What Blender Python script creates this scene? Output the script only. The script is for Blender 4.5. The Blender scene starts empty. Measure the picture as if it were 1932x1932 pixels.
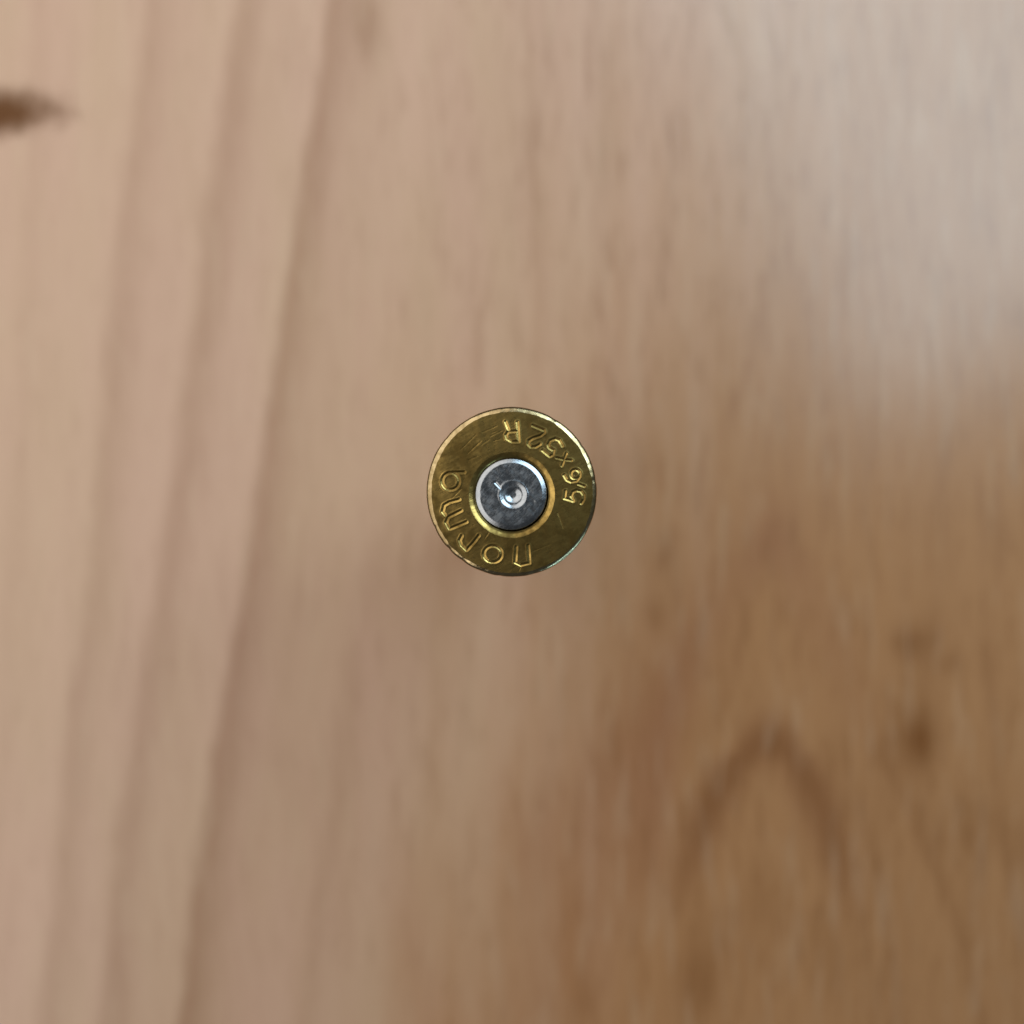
import bpy, math, random
import numpy as np
from mathutils import Vector

S = bpy.context.scene
C = S.collection
MM = 0.001

# ------------------------------------------------------------------ camera
HEAD_Z = 52 * MM                      # top face of the case head
CAM_D = 96.75 * MM                    # lens to head
cam_d = bpy.data.cameras.new("camera")
cam = bpy.data.objects.new("camera", cam_d)
C.objects.link(cam)
cam.location = (0.03 * MM, -1.50 * MM, HEAD_Z + CAM_D)
cam.rotation_euler = (0, 0, 0)
cam_d.sensor_width = 36
cam_d.lens = 45.8
cam_d.clip_start = 0.002
cam_d.clip_end = 50
cam_d.dof.use_dof = True
cam_d.dof.focus_distance = CAM_D + 0.2 * MM
cam_d.dof.aperture_fstop = 17.0
S.camera = cam

# ------------------------------------------------------------------ light
w = bpy.data.worlds.new("World")
S.world = w
w.use_nodes = True
bg = w.node_tree.nodes["Background"]
bg.inputs["Color"].default_value = (0.95, 0.97, 1.0, 1)
bg.inputs["Strength"].default_value = 0.08
S.view_settings.view_transform = 'Standard'
S.view_settings.look = 'None'
S.view_settings.exposure = 0
S.view_settings.gamma = 1


def area(name, loc, rot, sx, sy, power, col):
    l = bpy.data.lights.new(name, 'AREA')
    l.shape = 'RECTANGLE'
    l.size, l.size_y = sx, sy
    l.energy = power
    l.color = col
    o = bpy.data.objects.new(name, l)
    C.objects.link(o)
    o.location = loc
    o.rotation_euler = rot
    return o


# cool window panel high on the upper right, warmer room light on the left
LZ = 0.25
area("window_light", (0.166, 0.173, LZ), (0, 0, math.radians(21)), 0.22, 0.23, 1.12, (0.66, 0.87, 1.0))
area("room_light", (-0.265, 0.070, LZ), (0, 0, math.radians(-16)), 0.43, 0.60, 1.60, (1.0, 0.935, 0.85))
# unseen strip light added low at the lower right for the blue rim glint
area("rim_glint_light", (0.32, -0.34, 0.086), (math.radians(87), 0, math.radians(43)), 0.25, 0.045, 0.75, (0.36, 0.68, 1.0))

# ------------------------------------------------------------------ node helpers


class V:
    """a scalar socket with arithmetic"""
    nt = None

    def __init__(self, s):
        self.s = s

    @staticmethod
    def op(kind, *a, clamp=False):
        n = V.nt.nodes.new("ShaderNodeMath")
        n.operation = kind
        n.use_clamp = clamp
        for i, x in enumerate(a):
            if isinstance(x, V):
                V.nt.links.new(x.s, n.inputs[i])
            else:
                n.inputs[i].default_value = float(x)
        return V(n.outputs[0])

    def __add__(s, o): return V.op('ADD', s, o)
    def __radd__(s, o): return V.op('ADD', o, s)
    def __sub__(s, o): return V.op('SUBTRACT', s, o)
    def __rsub__(s, o): return V.op('SUBTRACT', o, s)
    def __mul__(s, o): return V.op('MULTIPLY', s, o)
    def __rmul__(s, o): return V.op('MULTIPLY', o, s)
    def __truediv__(s, o): return V.op('DIVIDE', s, o)
    def __neg__(s): return V.op('MULTIPLY', s, -1)


def vexp(a): return V.op('EXPONENT', a)
def vmax(a, b): return V.op('MAXIMUM', a, b)
def vmin(a, b): return V.op('MINIMUM', a, b)
def vabs(a): return V.op('ABSOLUTE', a)
def vsqrt(a): return V.op('SQRT', a)


def smooth(a, lo, hi):
    n = V.nt.nodes.new("ShaderNodeMapRange")
    n.interpolation_type = 'SMOOTHSTEP'
    n.inputs[1].default_value = lo
    n.inputs[2].default_value = hi
    V.nt.links.new(a.s, n.inputs[0])
    return V(n.outputs[0])


def gauss(d, sig):
    q = d / sig
    return vexp(q * q * -0.5)


def vec(x, y, z=0.0):
    n = V.nt.nodes.new("ShaderNodeCombineXYZ")
    for i, a in enumerate((x, y, z)):
        if isinstance(a, V):
            V.nt.links.new(a.s, n.inputs[i])
        else:
            n.inputs[i].default_value = a
    return n.outputs[0]


def noise(v, scale=1.0, detail=2.0, rough=0.5):
    n = V.nt.nodes.new("ShaderNodeTexNoise")
    n.inputs["Scale"].default_value = scale
    n.inputs["Detail"].default_value = detail
    n.inputs["Roughness"].default_value = rough
    V.nt.links.new(v, n.inputs["Vector"])
    return V(n.outputs["Fac"])


def mixc(f, a, b):
    n = V.nt.nodes.new("ShaderNodeMix")
    n.data_type = 'RGBA'
    if isinstance(f, V):
        V.nt.links.new(f.s, n.inputs[0])
    else:
        n.inputs[0].default_value = f
    for i, c in ((6, a), (7, b)):
        if isinstance(c, tuple):
            n.inputs[i].default_value = (*c, 1)
        else:
            V.nt.links.new(c, n.inputs[i])
    return n.outputs[2]


def material(name):
    m = bpy.data.materials.new(name)
    m.use_nodes = True
    V.nt = m.node_tree
    return m, m.node_tree.nodes["Principled BSDF"]


def put(sock, x):
    if isinstance(x, V):
        V.nt.links.new(x.s, sock)
    elif isinstance(x, (int, float)):
        sock.default_value = x
    elif isinstance(x, tuple):
        sock.default_value = (*x, 1)
    else:
        V.nt.links.new(x, sock)


def bump(height, dist, strength=1.0):
    n = V.nt.nodes.new("ShaderNodeBump")
    n.inputs["Strength"].default_value = strength
    n.inputs["Distance"].default_value = dist
    V.nt.links.new(height.s, n.inputs["Height"])
    return n.outputs["Normal"]


def obj_xyz():
    t = V.nt.nodes.new("ShaderNodeTexCoord")
    s = V.nt.nodes.new("ShaderNodeSeparateXYZ")
    V.nt.links.new(t.outputs["Object"], s.inputs[0])
    return t.outputs["Object"], V(s.outputs[0]), V(s.outputs[1]), V(s.outputs[2])


# ------------------------------------------------------------------ wood
# grain coordinates: u to the right, v towards the viewer, one unit = 6.16 cm / 1000
UNIT = 0.0616 * MM


def make_wood():
    m, b = material("beech_wood")
    _, X, Y, Z = obj_xyz()
    u0 = X / UNIT + 966.0
    v = 966.0 - (Y + 1.5 * MM) / UNIT
    wob = noise(vec(u0 * 0.004, v * 0.0016, 3.1), 1, 2)
    wob2 = noise(vec(u0 * 0.02, v * 0.011, 8.0), 1, 2)
    u = u0 + (wob - 0.5) * 46.0 + (wob2 - 0.5) * 22.0

    dark = None

    def acc(a):
        nonlocal dark
        dark = a if dark is None else dark + a

    red_lines = []

    # long growth lines on the left: sharp on one side, fading on the other
    def line(pts, amp, left, right, v0=-900, v1=2900, fade=120):
        (ua, va), (ub, vb), (uc, vc) = pts
        A = np.linalg.solve(np.array([[va * va, va, 1], [vb * vb, vb, 1], [vc * vc, vc, 1.0]]) *
                            np.array([1e-6, 1e-3, 1]), np.array([ua, ub, uc], float))
        vk = v * 0.001
        c = (vk * float(A[0]) + float(A[1])) * vk + float(A[2])
        d = u - c
        g = smooth(d, -left, left) * ((1.0 - smooth(d, left * 0.5, right * 0.62)) * 0.62 + (1.0 - smooth(d, left, right * 1.5)) * 0.38) * amp
        if v0 > -800 or v1 < 2800:
            g = g * smooth(v, v0 - fade, v0 + fade) * (1.0 - smooth(v, v1 - fade, v1 + fade))
        acc(g)
        red_lines.append(g)

    line([(592, 250), (478, 1000), (378, 1690)], 0.44, 16, 135)
    line([(418, 250), (326, 920), (226, 1690)], 0.33, 22, 135)
    line([(262, 250), (192, 900), (108, 1690)], 0.25, 22, 120)
    line([(70, 250), (40, 900), (-20, 1690)], 0.10, 20, 60)
    line([(-90, 250), (-150, 900), (-230, 1690)], 0.25, 16, 60)
    line([(680, 900), (640, 1350), (600, 1690)], 0.14, 26, 70, v0=1250)
    line([(1000, 250), (1010, 500), (1015, 800)], 0.13, 10, 36, v1=650)
    line([(1110, 250), (1112, 500), (1105, 900)], 0.11, 8, 60, v1=620)
    line([(1420, 250), (1440, 480), (1350, 800)], 0.14, 14, 44, v1=830)
    line([(1600, 1350), (1690, 1520), (1800, 1800)], 0.22, 14, 60, v0=1400)
    line([(1540, 1330), (1600, 1500), (1660, 1800)], 0.20, 10, 44, v0=1450)
    line([(1860, 1000), (1840, 1300), (1900, 1700)], 0.20, 18, 60, v0=1150)
    # cathedral arches, open towards the viewer
    du = u - 1447.0

    def arch(apex, amp, w0, w1, reach, steep=0.04, spread=0.25):
        dv = vmax(v - apex, 0.0)
        half = vsqrt(dv * (1.0 / steep)) + dv * spread
        e = vabs(du + dv * 0.04) - half
        inside = gauss(e, w0) * smooth(v, apex - 10, apex + 40)
        cap = gauss(v - apex - du * du * steep, w1) * (1.0 - smooth(vabs(du), 40, 90))
        return vmax(inside * (1.0 - smooth(v, apex + reach * 0.3, apex + reach)), cap) * amp

    main_arch = arch(1390, 0.56, 27, 34, 400, 0.0150, 0.05)
    acc(main_arch)
    acc(arch(1676, 0.20, 46, 50, 300, 0.013, 0.08))
    red = main_arch * 1.1 + arch(1020, 0.30, 38, 46, 520, 0.05, 0.30)

    for g in red_lines:
        red = red + g * 0.35
    # reddish clouds left of the arches
    for (cu, cv, ru, rv, a, lean) in ((1250, 1360, 40, 170, 0.50, -0.25), (1150, 1430, 46, 130, 0.45, -0.2),
                                      (1010, 1580, 30, 90, 0.35, -0.2), (1230, 1560, 30, 130, 0.40, -0.2),
                                      (1060, 1800, 60, 200, 0.35, -0.2), (1445, 1010, 50, 60, 0.35, 0.0),
                                      (1060, 1080, 26, 60, 0.2, 0.0)):
        b1 = (u - cu - (v - cv) * lean) / ru
        b2 = (v - cv) / rv
        red = red + vexp((b1 * b1 + b2 * b2) * -0.5) * a
    # small dark spots (pin knots)
    for (cu, cv, ru, rv, a) in ((1714, 1392, 26, 40, 0.85), (1708, 1208, 30, 26, 0.5), (1785, 1246, 20, 18, 0.36),
                                (1725, 1300, 36, 90, 0.22), (1234, 1158, 16, 24, 0.34), (1258, 1046, 12, 38, 0.2),
                                (1205, 880, 14, 40, 0.16), (800, 560, 12, 40, 0.10), (1812, 1560, 60, 40, 0.25),
                                (1320, 1840, 26, 60, 0.4), (700, 60, 16, 60, 0.3)):
        a1 = (u - cu) / ru
        a2 = (v - cv) / rv
        acc(vexp((a1 * a1 + a2 * a2) * -0.5) * a)
    # dark stain across the grain at the upper left
    k1 = (u - 0.0) / 122.0
    k2a = v - 229.0 + (u - 20.0) * 0.03
    k2 = vmax(k2a / 38.0, k2a * (-1.0 / 46.0))
    kr = vsqrt(k1 * k1 + k2 * k2) + (wob2 - 0.5) * 0.6 + (noise(vec(u0 * 0.05, v * 0.03, 6.0), 1, 3) - 0.5) * 0.9
    knot = 1.0 - smooth(kr, 0.30, 1.55)

    # short flecks of beech, thin and long along the grain
    f1 = noise(vec(u0 * 0.033 + (wob - 0.5) * 3.0, v * 0.0052, 1.7), 1, 3, 0.55)
    f2 = noise(vec(u0 * 0.085, v * 0.011, 5.3), 1, 2, 0.6)
    f3 = noise(vec(u0 * 0.011, v * 0.0012, 9.9), 1, 2)
    flecks = smooth(f1, 0.50, 0.74) * 0.24 + smooth(f2, 0.48, 0.72) * 0.28 + (f3 - 0.5) * 0.30
    right = smooth(u, 500, 900) * 0.55 + 0.45
    acc(flecks * (smooth(u, 900, 1300) * 0.35 + 0.65) * right)
    pores = smooth(noise(vec(u0 * 0.32, v * 0.022, 2.2), 1, 2, 0.6), 0.60, 0.74)
    acc(pores * 0.10)
    dk = V.op('MULTIPLY', dark, 1.0, clamp=True)

    tone = noise(vec(u0 * 0.006, v * 0.0014, 4.4), 1, 3)
    light_c = mixc(smooth(tone, 0.3, 0.7), WOOD_A, WOOD_B)
    # heartwood to the right is a touch deeper and more orange
    heart = smooth(u0 + (v - 966.0) * 0.30 + (f3 - 0.5) * 500.0, 750, 1500)
    light_c = mixc(heart, light_c, WOOD_C)
    rd = V.op('MULTIPLY', red, 1.0, clamp=True)
    light_c = mixc(rd, light_c, WOOD_RED)
    col = mixc(dk, light_c, WOOD_D)
    lf = smooth(noise(vec(u0 * 0.045 + (wob - 0.5) * 3.0, v * 0.0055, 12.7), 1, 3, 0.55), 0.50, 0.74)
    col = mixc(lf * 0.22, col, (0.470, 0.320, 0.205))
    col = mixc(knot, col, (0.120, 0.048, 0.016))
    put(b.inputs["Base Color"], col)
    put(b.inputs["Roughness"], 0.26 + (f1 - 0.5) * 0.06 + knot * 0.4)
    put(b.inputs["Specular IOR Level"], 0.5 - knot * 0.36)
    b.inputs["IOR"].default_value = 1.54
    put(b.inputs["Normal"], bump(f2 * 0.6 - pores * 1.0 + f1, 0.00002, 0.15))
    return m


WOOD_A = (0.460, 0.281, 0.190)
WOOD_B = (0.445, 0.281, 0.177)
WOOD_C = (0.340, 0.164, 0.068)
WOOD_D = (0.175, 0.066, 0.018)
WOOD_RED = (0.270, 0.115, 0.052)

# ------------------------------------------------------------------ metals


def make_brass(name, base, patina, rough=0.25):
    m, b = material(name)
    co, X, Y, Z = obj_xyz()
    n1 = noise(co, 420, 5, 0.62)
    n2 = noise(co, 1900, 4, 0.6)
    n3 = noise(vec((X + Y * 0.55) * 700.0, (Y - X * 0.55) * 5200.0, 0.0), 1, 3, 0.6)
    n4 = noise(co, 230, 3, 0.6)
    p = smooth(n1 * 0.45 + n2 * 0.3 + n4 * 0.25, 0.40, 0.60)
    put(b.inputs["Base Color"], mixc(p, base, patina))
    b.inputs["Metallic"].default_value = 1
    put(b.inputs["Roughness"], rough + p * 0.14 + (n3 - 0.5) * 0.12)
    put(b.inputs["Normal"], bump(n2 * 0.9 + n3 * 0.7 + n1, 0.000016, 0.6))
    return m


def make_steel():
    m, b = material("nickel_plated_primer_metal")
    co, X, Y, Z = obj_xyz()
    n1 = noise(co, 1500, 6, 0.7)
    n2 = noise(vec((X + Y) * 1600.0, (Y - X) * 6000.0, 0.0), 1, 4, 0.65)
    p = smooth(n1 * 0.6 + n2 * 0.4, 0.36, 0.66)
    put(b.inputs["Base Color"], mixc(p, (0.240, 0.260, 0.282), (0.36, 0.382, 0.408)))
    b.inputs["Metallic"].default_value = 1
    put(b.inputs["Roughness"], 0.20 + p * 0.14)
    put(b.inputs["Normal"], bump(n2 + n1 * 1.3, 0.000012, 0.5))
    return m


wood = make_wood()
brass = make_brass("worn_brass", (0.385, 0.262, 0.080), (0.124, 0.080, 0.023))
brass_body = make_brass("drawn_brass", (0.74, 0.54, 0.24), (0.55, 0.38, 0.15))
brass_rim = make_brass("pale_rim_brass", (0.46, 0.36, 0.20), (0.24, 0.175, 0.085), 0.15)  # rim brass paled and smoothed to strengthen the edge glint
steel = make_steel()


def soot_material():
    m, b = material("powder_soot")
    co, X, Y, Z = obj_xyz()
    put(b.inputs["Base Color"], mixc(noise(co, 800, 3), (0.02, 0.018, 0.016), (0.06, 0.05, 0.04)))
    b.inputs["Roughness"].default_value = 0.8
    return m


soot = soot_material()

# ------------------------------------------------------------------ mesh helpers


def mesh_obj(name, verts, faces, mats, parent=None, smooth_shade=True, midx=None):
    me = bpy.data.meshes.new(name)
    me.from_pydata([tuple(v) for v in verts], [], [tuple(f) for f in faces])
    for mm in (mats if isinstance(mats, (list, tuple)) else [mats]):
        me.materials.append(mm)
    if smooth_shade:
        me.polygons.foreach_set("use_smooth", [True] * len(me.polygons))
    if midx is not None:
        me.polygons.foreach_set("material_index", midx)
    me.update()
    o = bpy.data.objects.new(name, me)
    C.objects.link(o)
    if parent:
        o.parent = parent
    return o


def fillet(profile, r, n=4):
    """round the corners of an (r, z) polyline"""
    out = [profile[0]]
    for i in range(1, len(profile) - 1):
        p0, p, p1 = (np.array(q, float) for q in profile[i - 1:i + 2])
        a, b = p0 - p, p1 - p
        la, lb = np.linalg.norm(a), np.linalg.norm(b)
        t = min(r, la * 0.45, lb * 0.45)
        A, B = p + a / la * t, p + b / lb * t
        for k in range(n + 1):
            s = k / n
            out.append(tuple((1 - s) ** 2 * A + 2 * s * (1 - s) * p + s * s * B))
    out.append(profile[-1])
    return out


def lathe(profile, n=192, centre=(0, 0), wob=None):
    """profile of (r, z) in mm, top to bottom on the outside; returns verts, faces"""
    th = np.linspace(0, 2 * math.pi, n, endpoint=False)
    V_, F_ = [], []
    for (r, z) in profile:
        for a in th:
            rr = r + (wob(a, z) if wob else 0)
            V_.append(((centre[0] + rr * math.cos(a)) * MM, (centre[1] + rr * math.sin(a)) * MM, z * MM))
    for i in range(len(profile) - 1):
        for j in range(n):
            k = (j + 1) % n
            F_.append((i * n + j, (i + 1) * n + j, (i + 1) * n + k, i * n + k))
    return V_, F_


# ------------------------------------------------------------------ table
def make_table():
    W, D, T, ch = 0.60, 0.50, 0.024, 0.0015
    V_, F_ = [], []
    for (ins, z) in ((ch, 0), (0, -ch), (0, -T + ch), (ch, -T)):
        x, y = W / 2 - ins, D / 2 - ins
        V_ += [(-x, -y, z), (x, -y, z), (x, y, z), (-x, y, z)]
    F_.append((0, 1, 2, 3))
    for i in range(3):
        for j in range(4):
            k = (j + 1) % 4
            F_.append((i * 4 + j, (i + 1) * 4 + j, (i + 1) * 4 + k, i * 4 + k))
    F_.append((15, 14, 13, 12))
    o = mesh_obj("wooden_tabletop", V_, F_, wood, smooth_shade=False)
    o["kind"] = "structure"
    o["label"] = "pale beech wood tabletop with dark growth lines and an arched grain"
    return o


make_table()

# ------------------------------------------------------------------ cartridge case
root = bpy.data.objects.new("cartridge_case", None)
C.objects.link(root)
root.empty_display_size = 0.01
root["label"] = "fired brass rifle cartridge case standing mouth down on the wooden tabletop"
root["category"] = "cartridge case"

ZH = 52.0            # mm, head face
PX = 0.0080          # mm per pixel of the study enlargement
CX, CY = 971.0, 952.0


def P2(a, b):
    return ((a - CX) * PX, -(b - CY) * PX)


# ---- lettering, as centre lines of the stamping
def c2(*pts):
    return [P2(790.4 + .5227 * a, 175.6 + .5227 * b) for a, b in pts]


def c3(*pts):
    return [P2(131.7 + .6364 * a, 570.8 + .6364 * b) for a, b in pts]


def ring(fn, cx, cy, rx, ry, n=18):
    return fn(*[(cx + rx * math.cos(2 * math.pi * k / n), cy + ry * math.sin(2 * math.pi * k / n)) for k in range(n + 1)])


LETTERS = [
    # calibre, read anticlockwise with the tops towards the centre
    ("digit", 0.115, [c2((1300, 1475), (1285, 1602), (1445, 1652)),
                      c2((1445, 1652), (1405, 1560), (1430, 1490), (1500, 1462), (1580, 1480), (1628, 1545), (1630, 1620), (1585, 1690))]),
    ("comma", 0.10, [c2((1532, 1352), (1640, 1390))]),
    ("digit", 0.110, [ring(c2, 1480, 1175, 82, 82),
                      c2((1560, 1215), (1500, 1290), (1400, 1312), (1325, 1275), (1280, 1192))]),
    ("letter", 0.10, [c2((1318, 805), (1282, 900), (1240, 1025)), c2((1148, 882), (1280, 915), (1410, 930))]),
    ("digit", 0.115, [c2((1250, 672), (1195, 570), (1120, 542), (1030, 580), (995, 645), (1015, 705), (1095, 752)),
                      c2((1095, 752), (1080, 825), (1025, 856), (895, 752))]),
    ("digit", 0.115, [c2((722, 310), (918, 392)), c2((918, 392), (930, 432), (860, 490), (720, 535), (650, 580), (640, 640), (690, 690), (770, 690), (850, 640))]),
    ("letter", 0.115, [c2((450, 250), (462, 420), (472, 595)), c2((472, 595), (350, 595), (265, 545), (248, 480), (285, 420), (460, 408)),
                       c2((300, 405), (240, 245))]),
    # maker's word, read clockwise with the tops outwards
    ("letter", 0.122, [c3((1562, 1385), (1580, 1640)), c3((1580, 1640), (1450, 1668), (1372, 1630), (1388, 1405))]),
    ("letter", 0.122, [ring(c3, 1045, 1508, 132, 120)]),
    ("letter", 0.122, [c3((842, 1238), (760, 1345), (660, 1452)), c3((660, 1452), (585, 1380), (560, 1310), (592, 1245))]),
    ("letter", 0.122, [c3((662, 1040), (412, 1142)), c3((412, 1142), (362, 1050), (392, 970), (588, 872)),
                       c3((352, 942), (312, 890), (335, 795), (410, 752), (558, 712))]),
    ("letter", 0.122, [ring(c3, 430, 445, 125, 125), c3((395, 322), (500, 318), (632, 314))]),
]
SCRATCHES = [[P2(565, 662), P2(652, 622)], [P2(560, 600), P2(690, 480)], [P2(700, 400), P2(835, 340)], [P2(790, 405), P2(830, 390)],
             [P2(690, 520), P2(760, 470)], [P2(800, 480), P2(870, 462)], [P2(600, 560), P2(660, 500)], [P2(770, 440), P2(880, 385)],
             [P2(500, 560), P2(640, 420)], [P2(1180, 1500), P2(1330, 1440)], [P2(1400, 1150), P2(1450, 1290)], [P2(420, 1010), P2(500, 930)],
             [P2(1040, 1690), P2(1060, 1640)], [P2(760, 1330), P2(720, 1390)]]


def seg_dist(PXY, pts):
    d = np.full(len(PXY), 1e9)
    for (a, b) in zip(pts[:-1], pts[1:]):
        a, b = np.array(a), np.array(b)
        ab = b - a
        L = max(ab @ ab, 1e-12)
        t = np.clip(((PXY - a) @ ab) / L, 0, 1)
        q = a + t[:, None] * ab
        d = np.minimum(d, np.hypot(*(PXY - q).T))
    return d


rng = random.Random(7)
_ph = [rng.uniform(0, 6.28) for _ in range(40)]


def wave(th, ks, amp, off=0):
    return sum(amp / (1 + 0.25 * i) * np.sin(k * th + _ph[(i + off) % 40]) for i, k in enumerate(ks))


# ---- face of the head: polar sheet between pocket and rim chamfer
NT, NR = 1536, 96
PC = np.array(P2(972, 980))          # pocket centre
th = np.linspace(0, 2 * math.pi, NT, endpoint=False)
R_IN = 3.20 + wave(th, (5, 9, 23, 41), 0.008)
TOPLEFT = math.radians(118)
R_OUT = 5.995 - 0.06 * np.cos(th - TOPLEFT) + wave(th, (3, 7, 13, 29, 53, 71), 0.014, 9)
inner = PC[:, None] + R_IN * np.array([np.cos(th), np.sin(th)])
outer = R_OUT * np.array([np.cos(th), np.sin(th)])
tt = np.linspace(0, 1, NR)
G = inner[:, None, :] * (1 - tt)[None, :, None] + outer[:, None, :] * tt[None, :, None]   # 2, NR, NT
XY = G.reshape(2, -1).T


def height(XY):
    h = np.zeros(len(XY))
    owner = np.full(len(XY), -1)
    best = np.full(len(XY), 1e9)
    for li, (_, wd, strokes) in enumerate(LETTERS):
        d = np.full(len(XY), 1e9)
        for s in strokes:
            d = np.minimum(d, seg_dist(XY, s))
        W = wd * 1.12
        dep = 0.046 if wd < 0.13 else 0.044
        q = 1 - np.clip(d / W, 0, 1)
        f = q ** 1.35 if wd < 0.12 else 0.45 * (1 - np.cos(math.pi * q)) + 0.1 * q
        h -= dep * f
        h += 0.010 * np.exp(-((d - W - 0.035) / 0.05) ** 2)
        rel = d - (W + 0.02)
        take = (rel < 0) & (rel < best)
        owner[take] = li
        best = np.where(take, rel, best)
    for s in SCRATCHES:
        d = seg_dist(XY, s)
        h -= 0.009 * np.exp(-(d / 0.035) ** 2)
    # slight dishing of the face, soft tool ripple and dings
    r = np.hypot(XY[:, 0], XY[:, 1])
    h += -0.0036 * (r * r - 10)
    x, y = XY[:, 0], XY[:, 1]
    for k in range(26):
        a = _ph[k % 40]
        f = 1.6 + 0.35 * k
        h += 0.0022 / (1 + 0.16 * k) * np.sin(f * (x * math.cos(a * 7) + y * math.sin(a * 7)) + a * 3)
    return h, owner


H, OWN = height(XY)
# ease the edges down into the chamfers
Vf = np.column_stack([XY, ZH + H])
Gv = Vf.reshape(NR, NT, 3)
dth = np.roll(Gv, -1, 1) - np.roll(Gv, 1, 1)
dr = np.gradient(Gv, axis=0)
Nf = np.cross(dr, dth)
Nf /= np.linalg.norm(Nf, axis=2, keepdims=True)
Nf[Nf[..., 2] < 0] *= -1
Nf = Nf.reshape(-1, 3)

jj = np.arange(NT)
kk = (jj + 1) % NT
quads = np.concatenate([np.column_stack([i * NT + jj, (i + 1) * NT + jj, (i + 1) * NT + kk, i * NT + kk]) for i in range(NR - 1)])
qown = OWN[quads]
fo = np.where((qown == qown[:, :1]).all(1), qown[:, 0], -1)


def sub_mesh(name, sel, mat, parent):
    q = quads[sel]
    used, inv = np.unique(q, return_inverse=True)
    q2 = inv.reshape(q.shape)
    o = mesh_obj(name, Vf[used] * MM, q2.tolist(), mat, parent)
    o.data.normals_split_custom_set_from_vertices(Nf[used].tolist())
    return o


# ---- rim: chamfers, side, underside (one piece with the face)
head = sub_mesh("case_head", fo == -1, brass, root)
for li, (kind, _, _) in enumerate(LETTERS):
    sub_mesh({"digit": "stamped_digit", "comma": "stamped_comma", "letter": "stamped_letter"}[kind], fo == li, brass, head)

edge_z = Gv[-1, :, 2]
in_z = Gv[0, :, 2]


def loops_mesh(name, loops, mat, parent):
    n = len(loops[0])
    Vv = np.concatenate(loops)
    F = []
    j = np.arange(n)
    k = (j + 1) % n
    for i in range(len(loops) - 1):
        F.append(np.column_stack([i * n + j, (i + 1) * n + j, (i + 1) * n + k, i * n + k]))
    return mesh_obj(name, Vv * MM, np.concatenate(F).tolist(), mat, parent)


def circ(r, z, c=(0, 0)):
    r = np.broadcast_to(r, th.shape)
    z = np.broadcast_to(z, th.shape)
    return np.column_stack([c[0] + r * np.cos(th), c[1] + r * np.sin(th), z])


Ro = 6.35 + wave(th, (2, 5, 11, 17), 0.006, 5)
dent = np.zeros(NT)
for (deg, wd, am) in ((222, 2.2, .10), (234, 3.0, .08), (205, 1.5, .06), (250, 4, .05), (262, 2, .05), (285, 3, .04), (60, 2.5, .06), (33, 2, .05), (8, 2, .05), (140, 1.5, .03)):
    dd = (np.degrees(th) - deg + 180) % 360 - 180
    dent += 0.45 * am * np.exp(-(dd / wd) ** 2)
rim_loops = [np.column_stack([Gv[-1, :, 0], Gv[-1, :, 1], edge_z])]
for s, zz in ((0.04, -0.004), (0.12, -0.016), (0.40, -0.052), (0.68, -0.100), (0.84, -0.145), (0.93, -0.20), (0.98, -0.28), (1.0, -0.42)):
    rr = R_OUT + (Ro - R_OUT) * s - dent * min(1, s * 1.5)
    facet = np.exp(-(((np.degrees(th) - 310 + 180) % 360 - 180) / 17) ** 2)
    zf = zz if s <= 0.4 else -0.052 - 0.337 * (s - 0.4)      # flat added on the lower right to catch the rim glint
    rim_loops.append(circ(rr, edge_z + zz * (1 - facet) + zf * facet - dent * 0.8))
rim_loops += [circ(Ro - dent * 0.6, ZH - 0.9), circ(Ro, ZH - 1.45), circ(Ro - 0.08, ZH - 1.55), circ(Ro - 0.2, ZH - 1.6), circ(5.5, ZH - 1.62), circ(5.3, ZH - 1.7)]
loops_mesh("rim", rim_loops, brass_rim, root)

# ---- primer pocket with its rounded mouth
pk = [np.column_stack([Gv[0, :, 0], Gv[0, :, 1], in_z])]
for s, zz in ((0.05, -0.006), (0.20, -0.030), (0.45, -0.072), (0.60, -0.105), (0.74, -0.150), (0.88, -0.205), (1.0, -0.27)):
    pk.append(circ(R_IN + (2.715 - R_IN) * s, in_z + zz, PC))
pk += [circ(2.71, ZH - 0.5, PC), circ(2.71, ZH - 2.6, PC), circ(0.9, ZH - 2.62, PC), circ(0.0, ZH - 2.62, PC)]
loops_mesh("primer_pocket", pk, brass, root)

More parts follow.
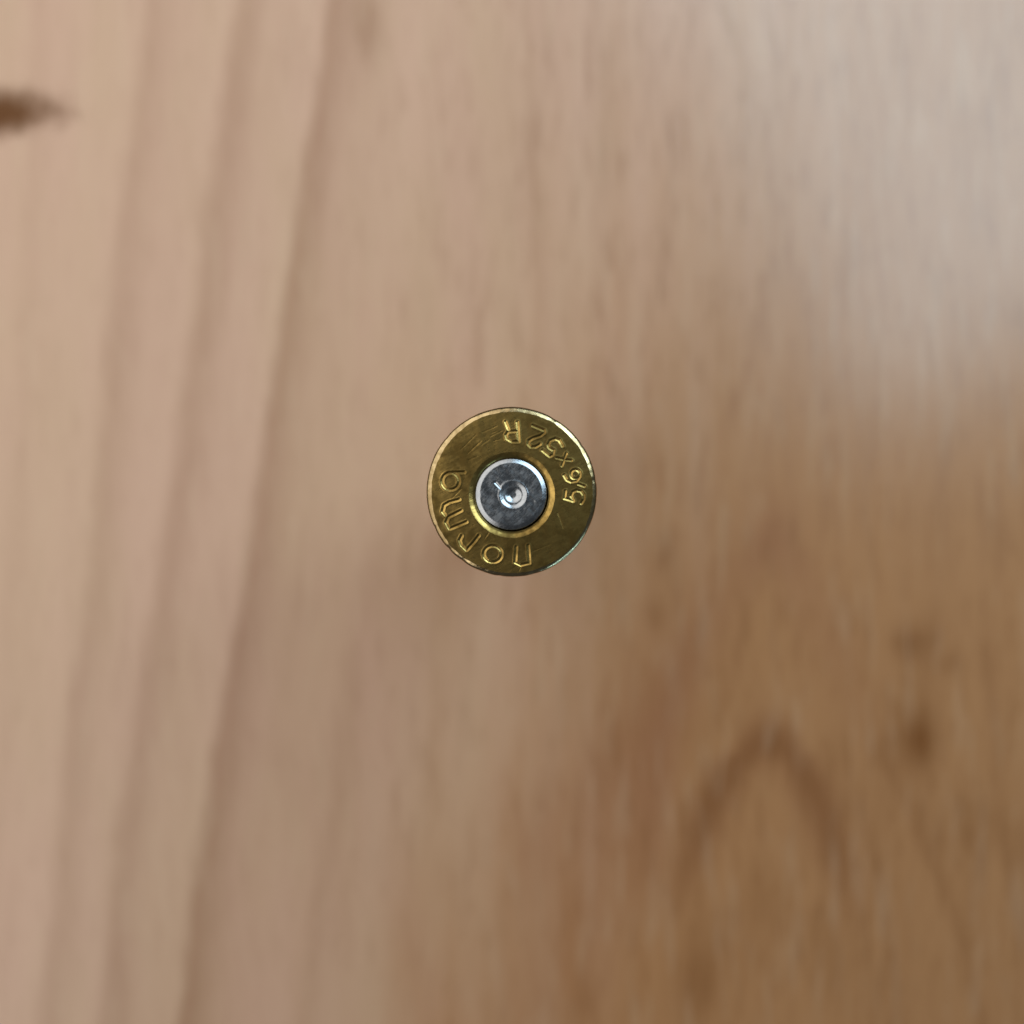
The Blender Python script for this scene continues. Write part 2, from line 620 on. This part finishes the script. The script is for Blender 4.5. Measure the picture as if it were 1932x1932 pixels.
# ---- primer cup with the strike of the firing pin
PRC = np.array(P2(966, 974))
DC = np.array(P2(985, 981))         # centre of the strike
MR, MT = 64, 256
pth = np.linspace(0, 2 * math.pi, MT, endpoint=False)
prof = fillet([(2.66, -2.4), (2.66, -0.50), (2.67, -0.29), (2.34, -0.15), (2.28, -0.145)], 0.05, 4)
rs = [(r, z) for r, z in prof] + [(r, -0.145) for r in np.linspace(2.25, 0.0, 76)]
PV = []
for (r, z) in rs:
    # the flat is centred on the cup, the strike slightly off centre
    x = PRC[0] + r * np.cos(pth)
    y = PRC[1] + r * np.sin(pth)
    zz = np.full(MT, z)
    if r < 2.27:
        d = np.hypot(x - DC[0], y - DC[1])
        out = np.clip((1.02 - d) / 0.34, 0, 1)                      # steep wall
        zz = zz - 0.105 * (out * out * (3 - 2 * out))
        bowl = np.clip((0.68 - d) / 0.50, 0, 1)
        zz = zz - 0.150 * (bowl * bowl * (3 - 2 * bowl))
        zz = zz + 0.016 * np.exp(-((d - 1.06) / 0.07) ** 2)
        # small stray mark beside the strike
        q = seg_dist(np.column_stack([x, y]), [P2(822, 868), P2(868, 918)])
        zz = zz - 0.05 * np.exp(-(q / 0.085) ** 2)
        q = seg_dist(np.column_stack([x, y]), [P2(1120, 985), P2(1180, 1040)])
        zz = zz - 0.010 * np.exp(-(q / 0.06) ** 2)
        for k in range(18):
            a = _ph[k]
            f = 3.0 + 0.8 * k
            zz = zz + 0.0022 / (1 + 0.1 * k) * np.sin(f * (x * math.cos(a * 5) + y * math.sin(a * 5)) + a)
    PV.append(np.column_stack([x, y, ZH + zz]))
PF = []
j = np.arange(MT)
k = (j + 1) % MT
for i in range(len(rs) - 1):
    PF.append(np.column_stack([i * MT + j, i * MT + k, (i + 1) * MT + k, (i + 1) * MT + j]))
mesh_obj("primer", np.concatenate(PV) * MM, np.concatenate(PF).tolist(), steel, root)

# ---- body: wall, shoulder, neck, open mouth on the table
ob = [(5.3, ZH - 1.7), (5.28, ZH - 3.0), (5.36, ZH - 3.4), (4.75, 16.0), (3.30, 12.2), (3.20, 0.05), (3.15, 0.0), (2.86, 0.0),
      (2.86, 12.0), (4.35, 16.0), (4.75, ZH - 8), (4.3, ZH - 5.0), (0.0, ZH - 4.6)]
bv, bf = lathe(fillet(ob, 0.5, 4), 160)
mesh_obj("case_wall", bv, bf, brass_body, root)
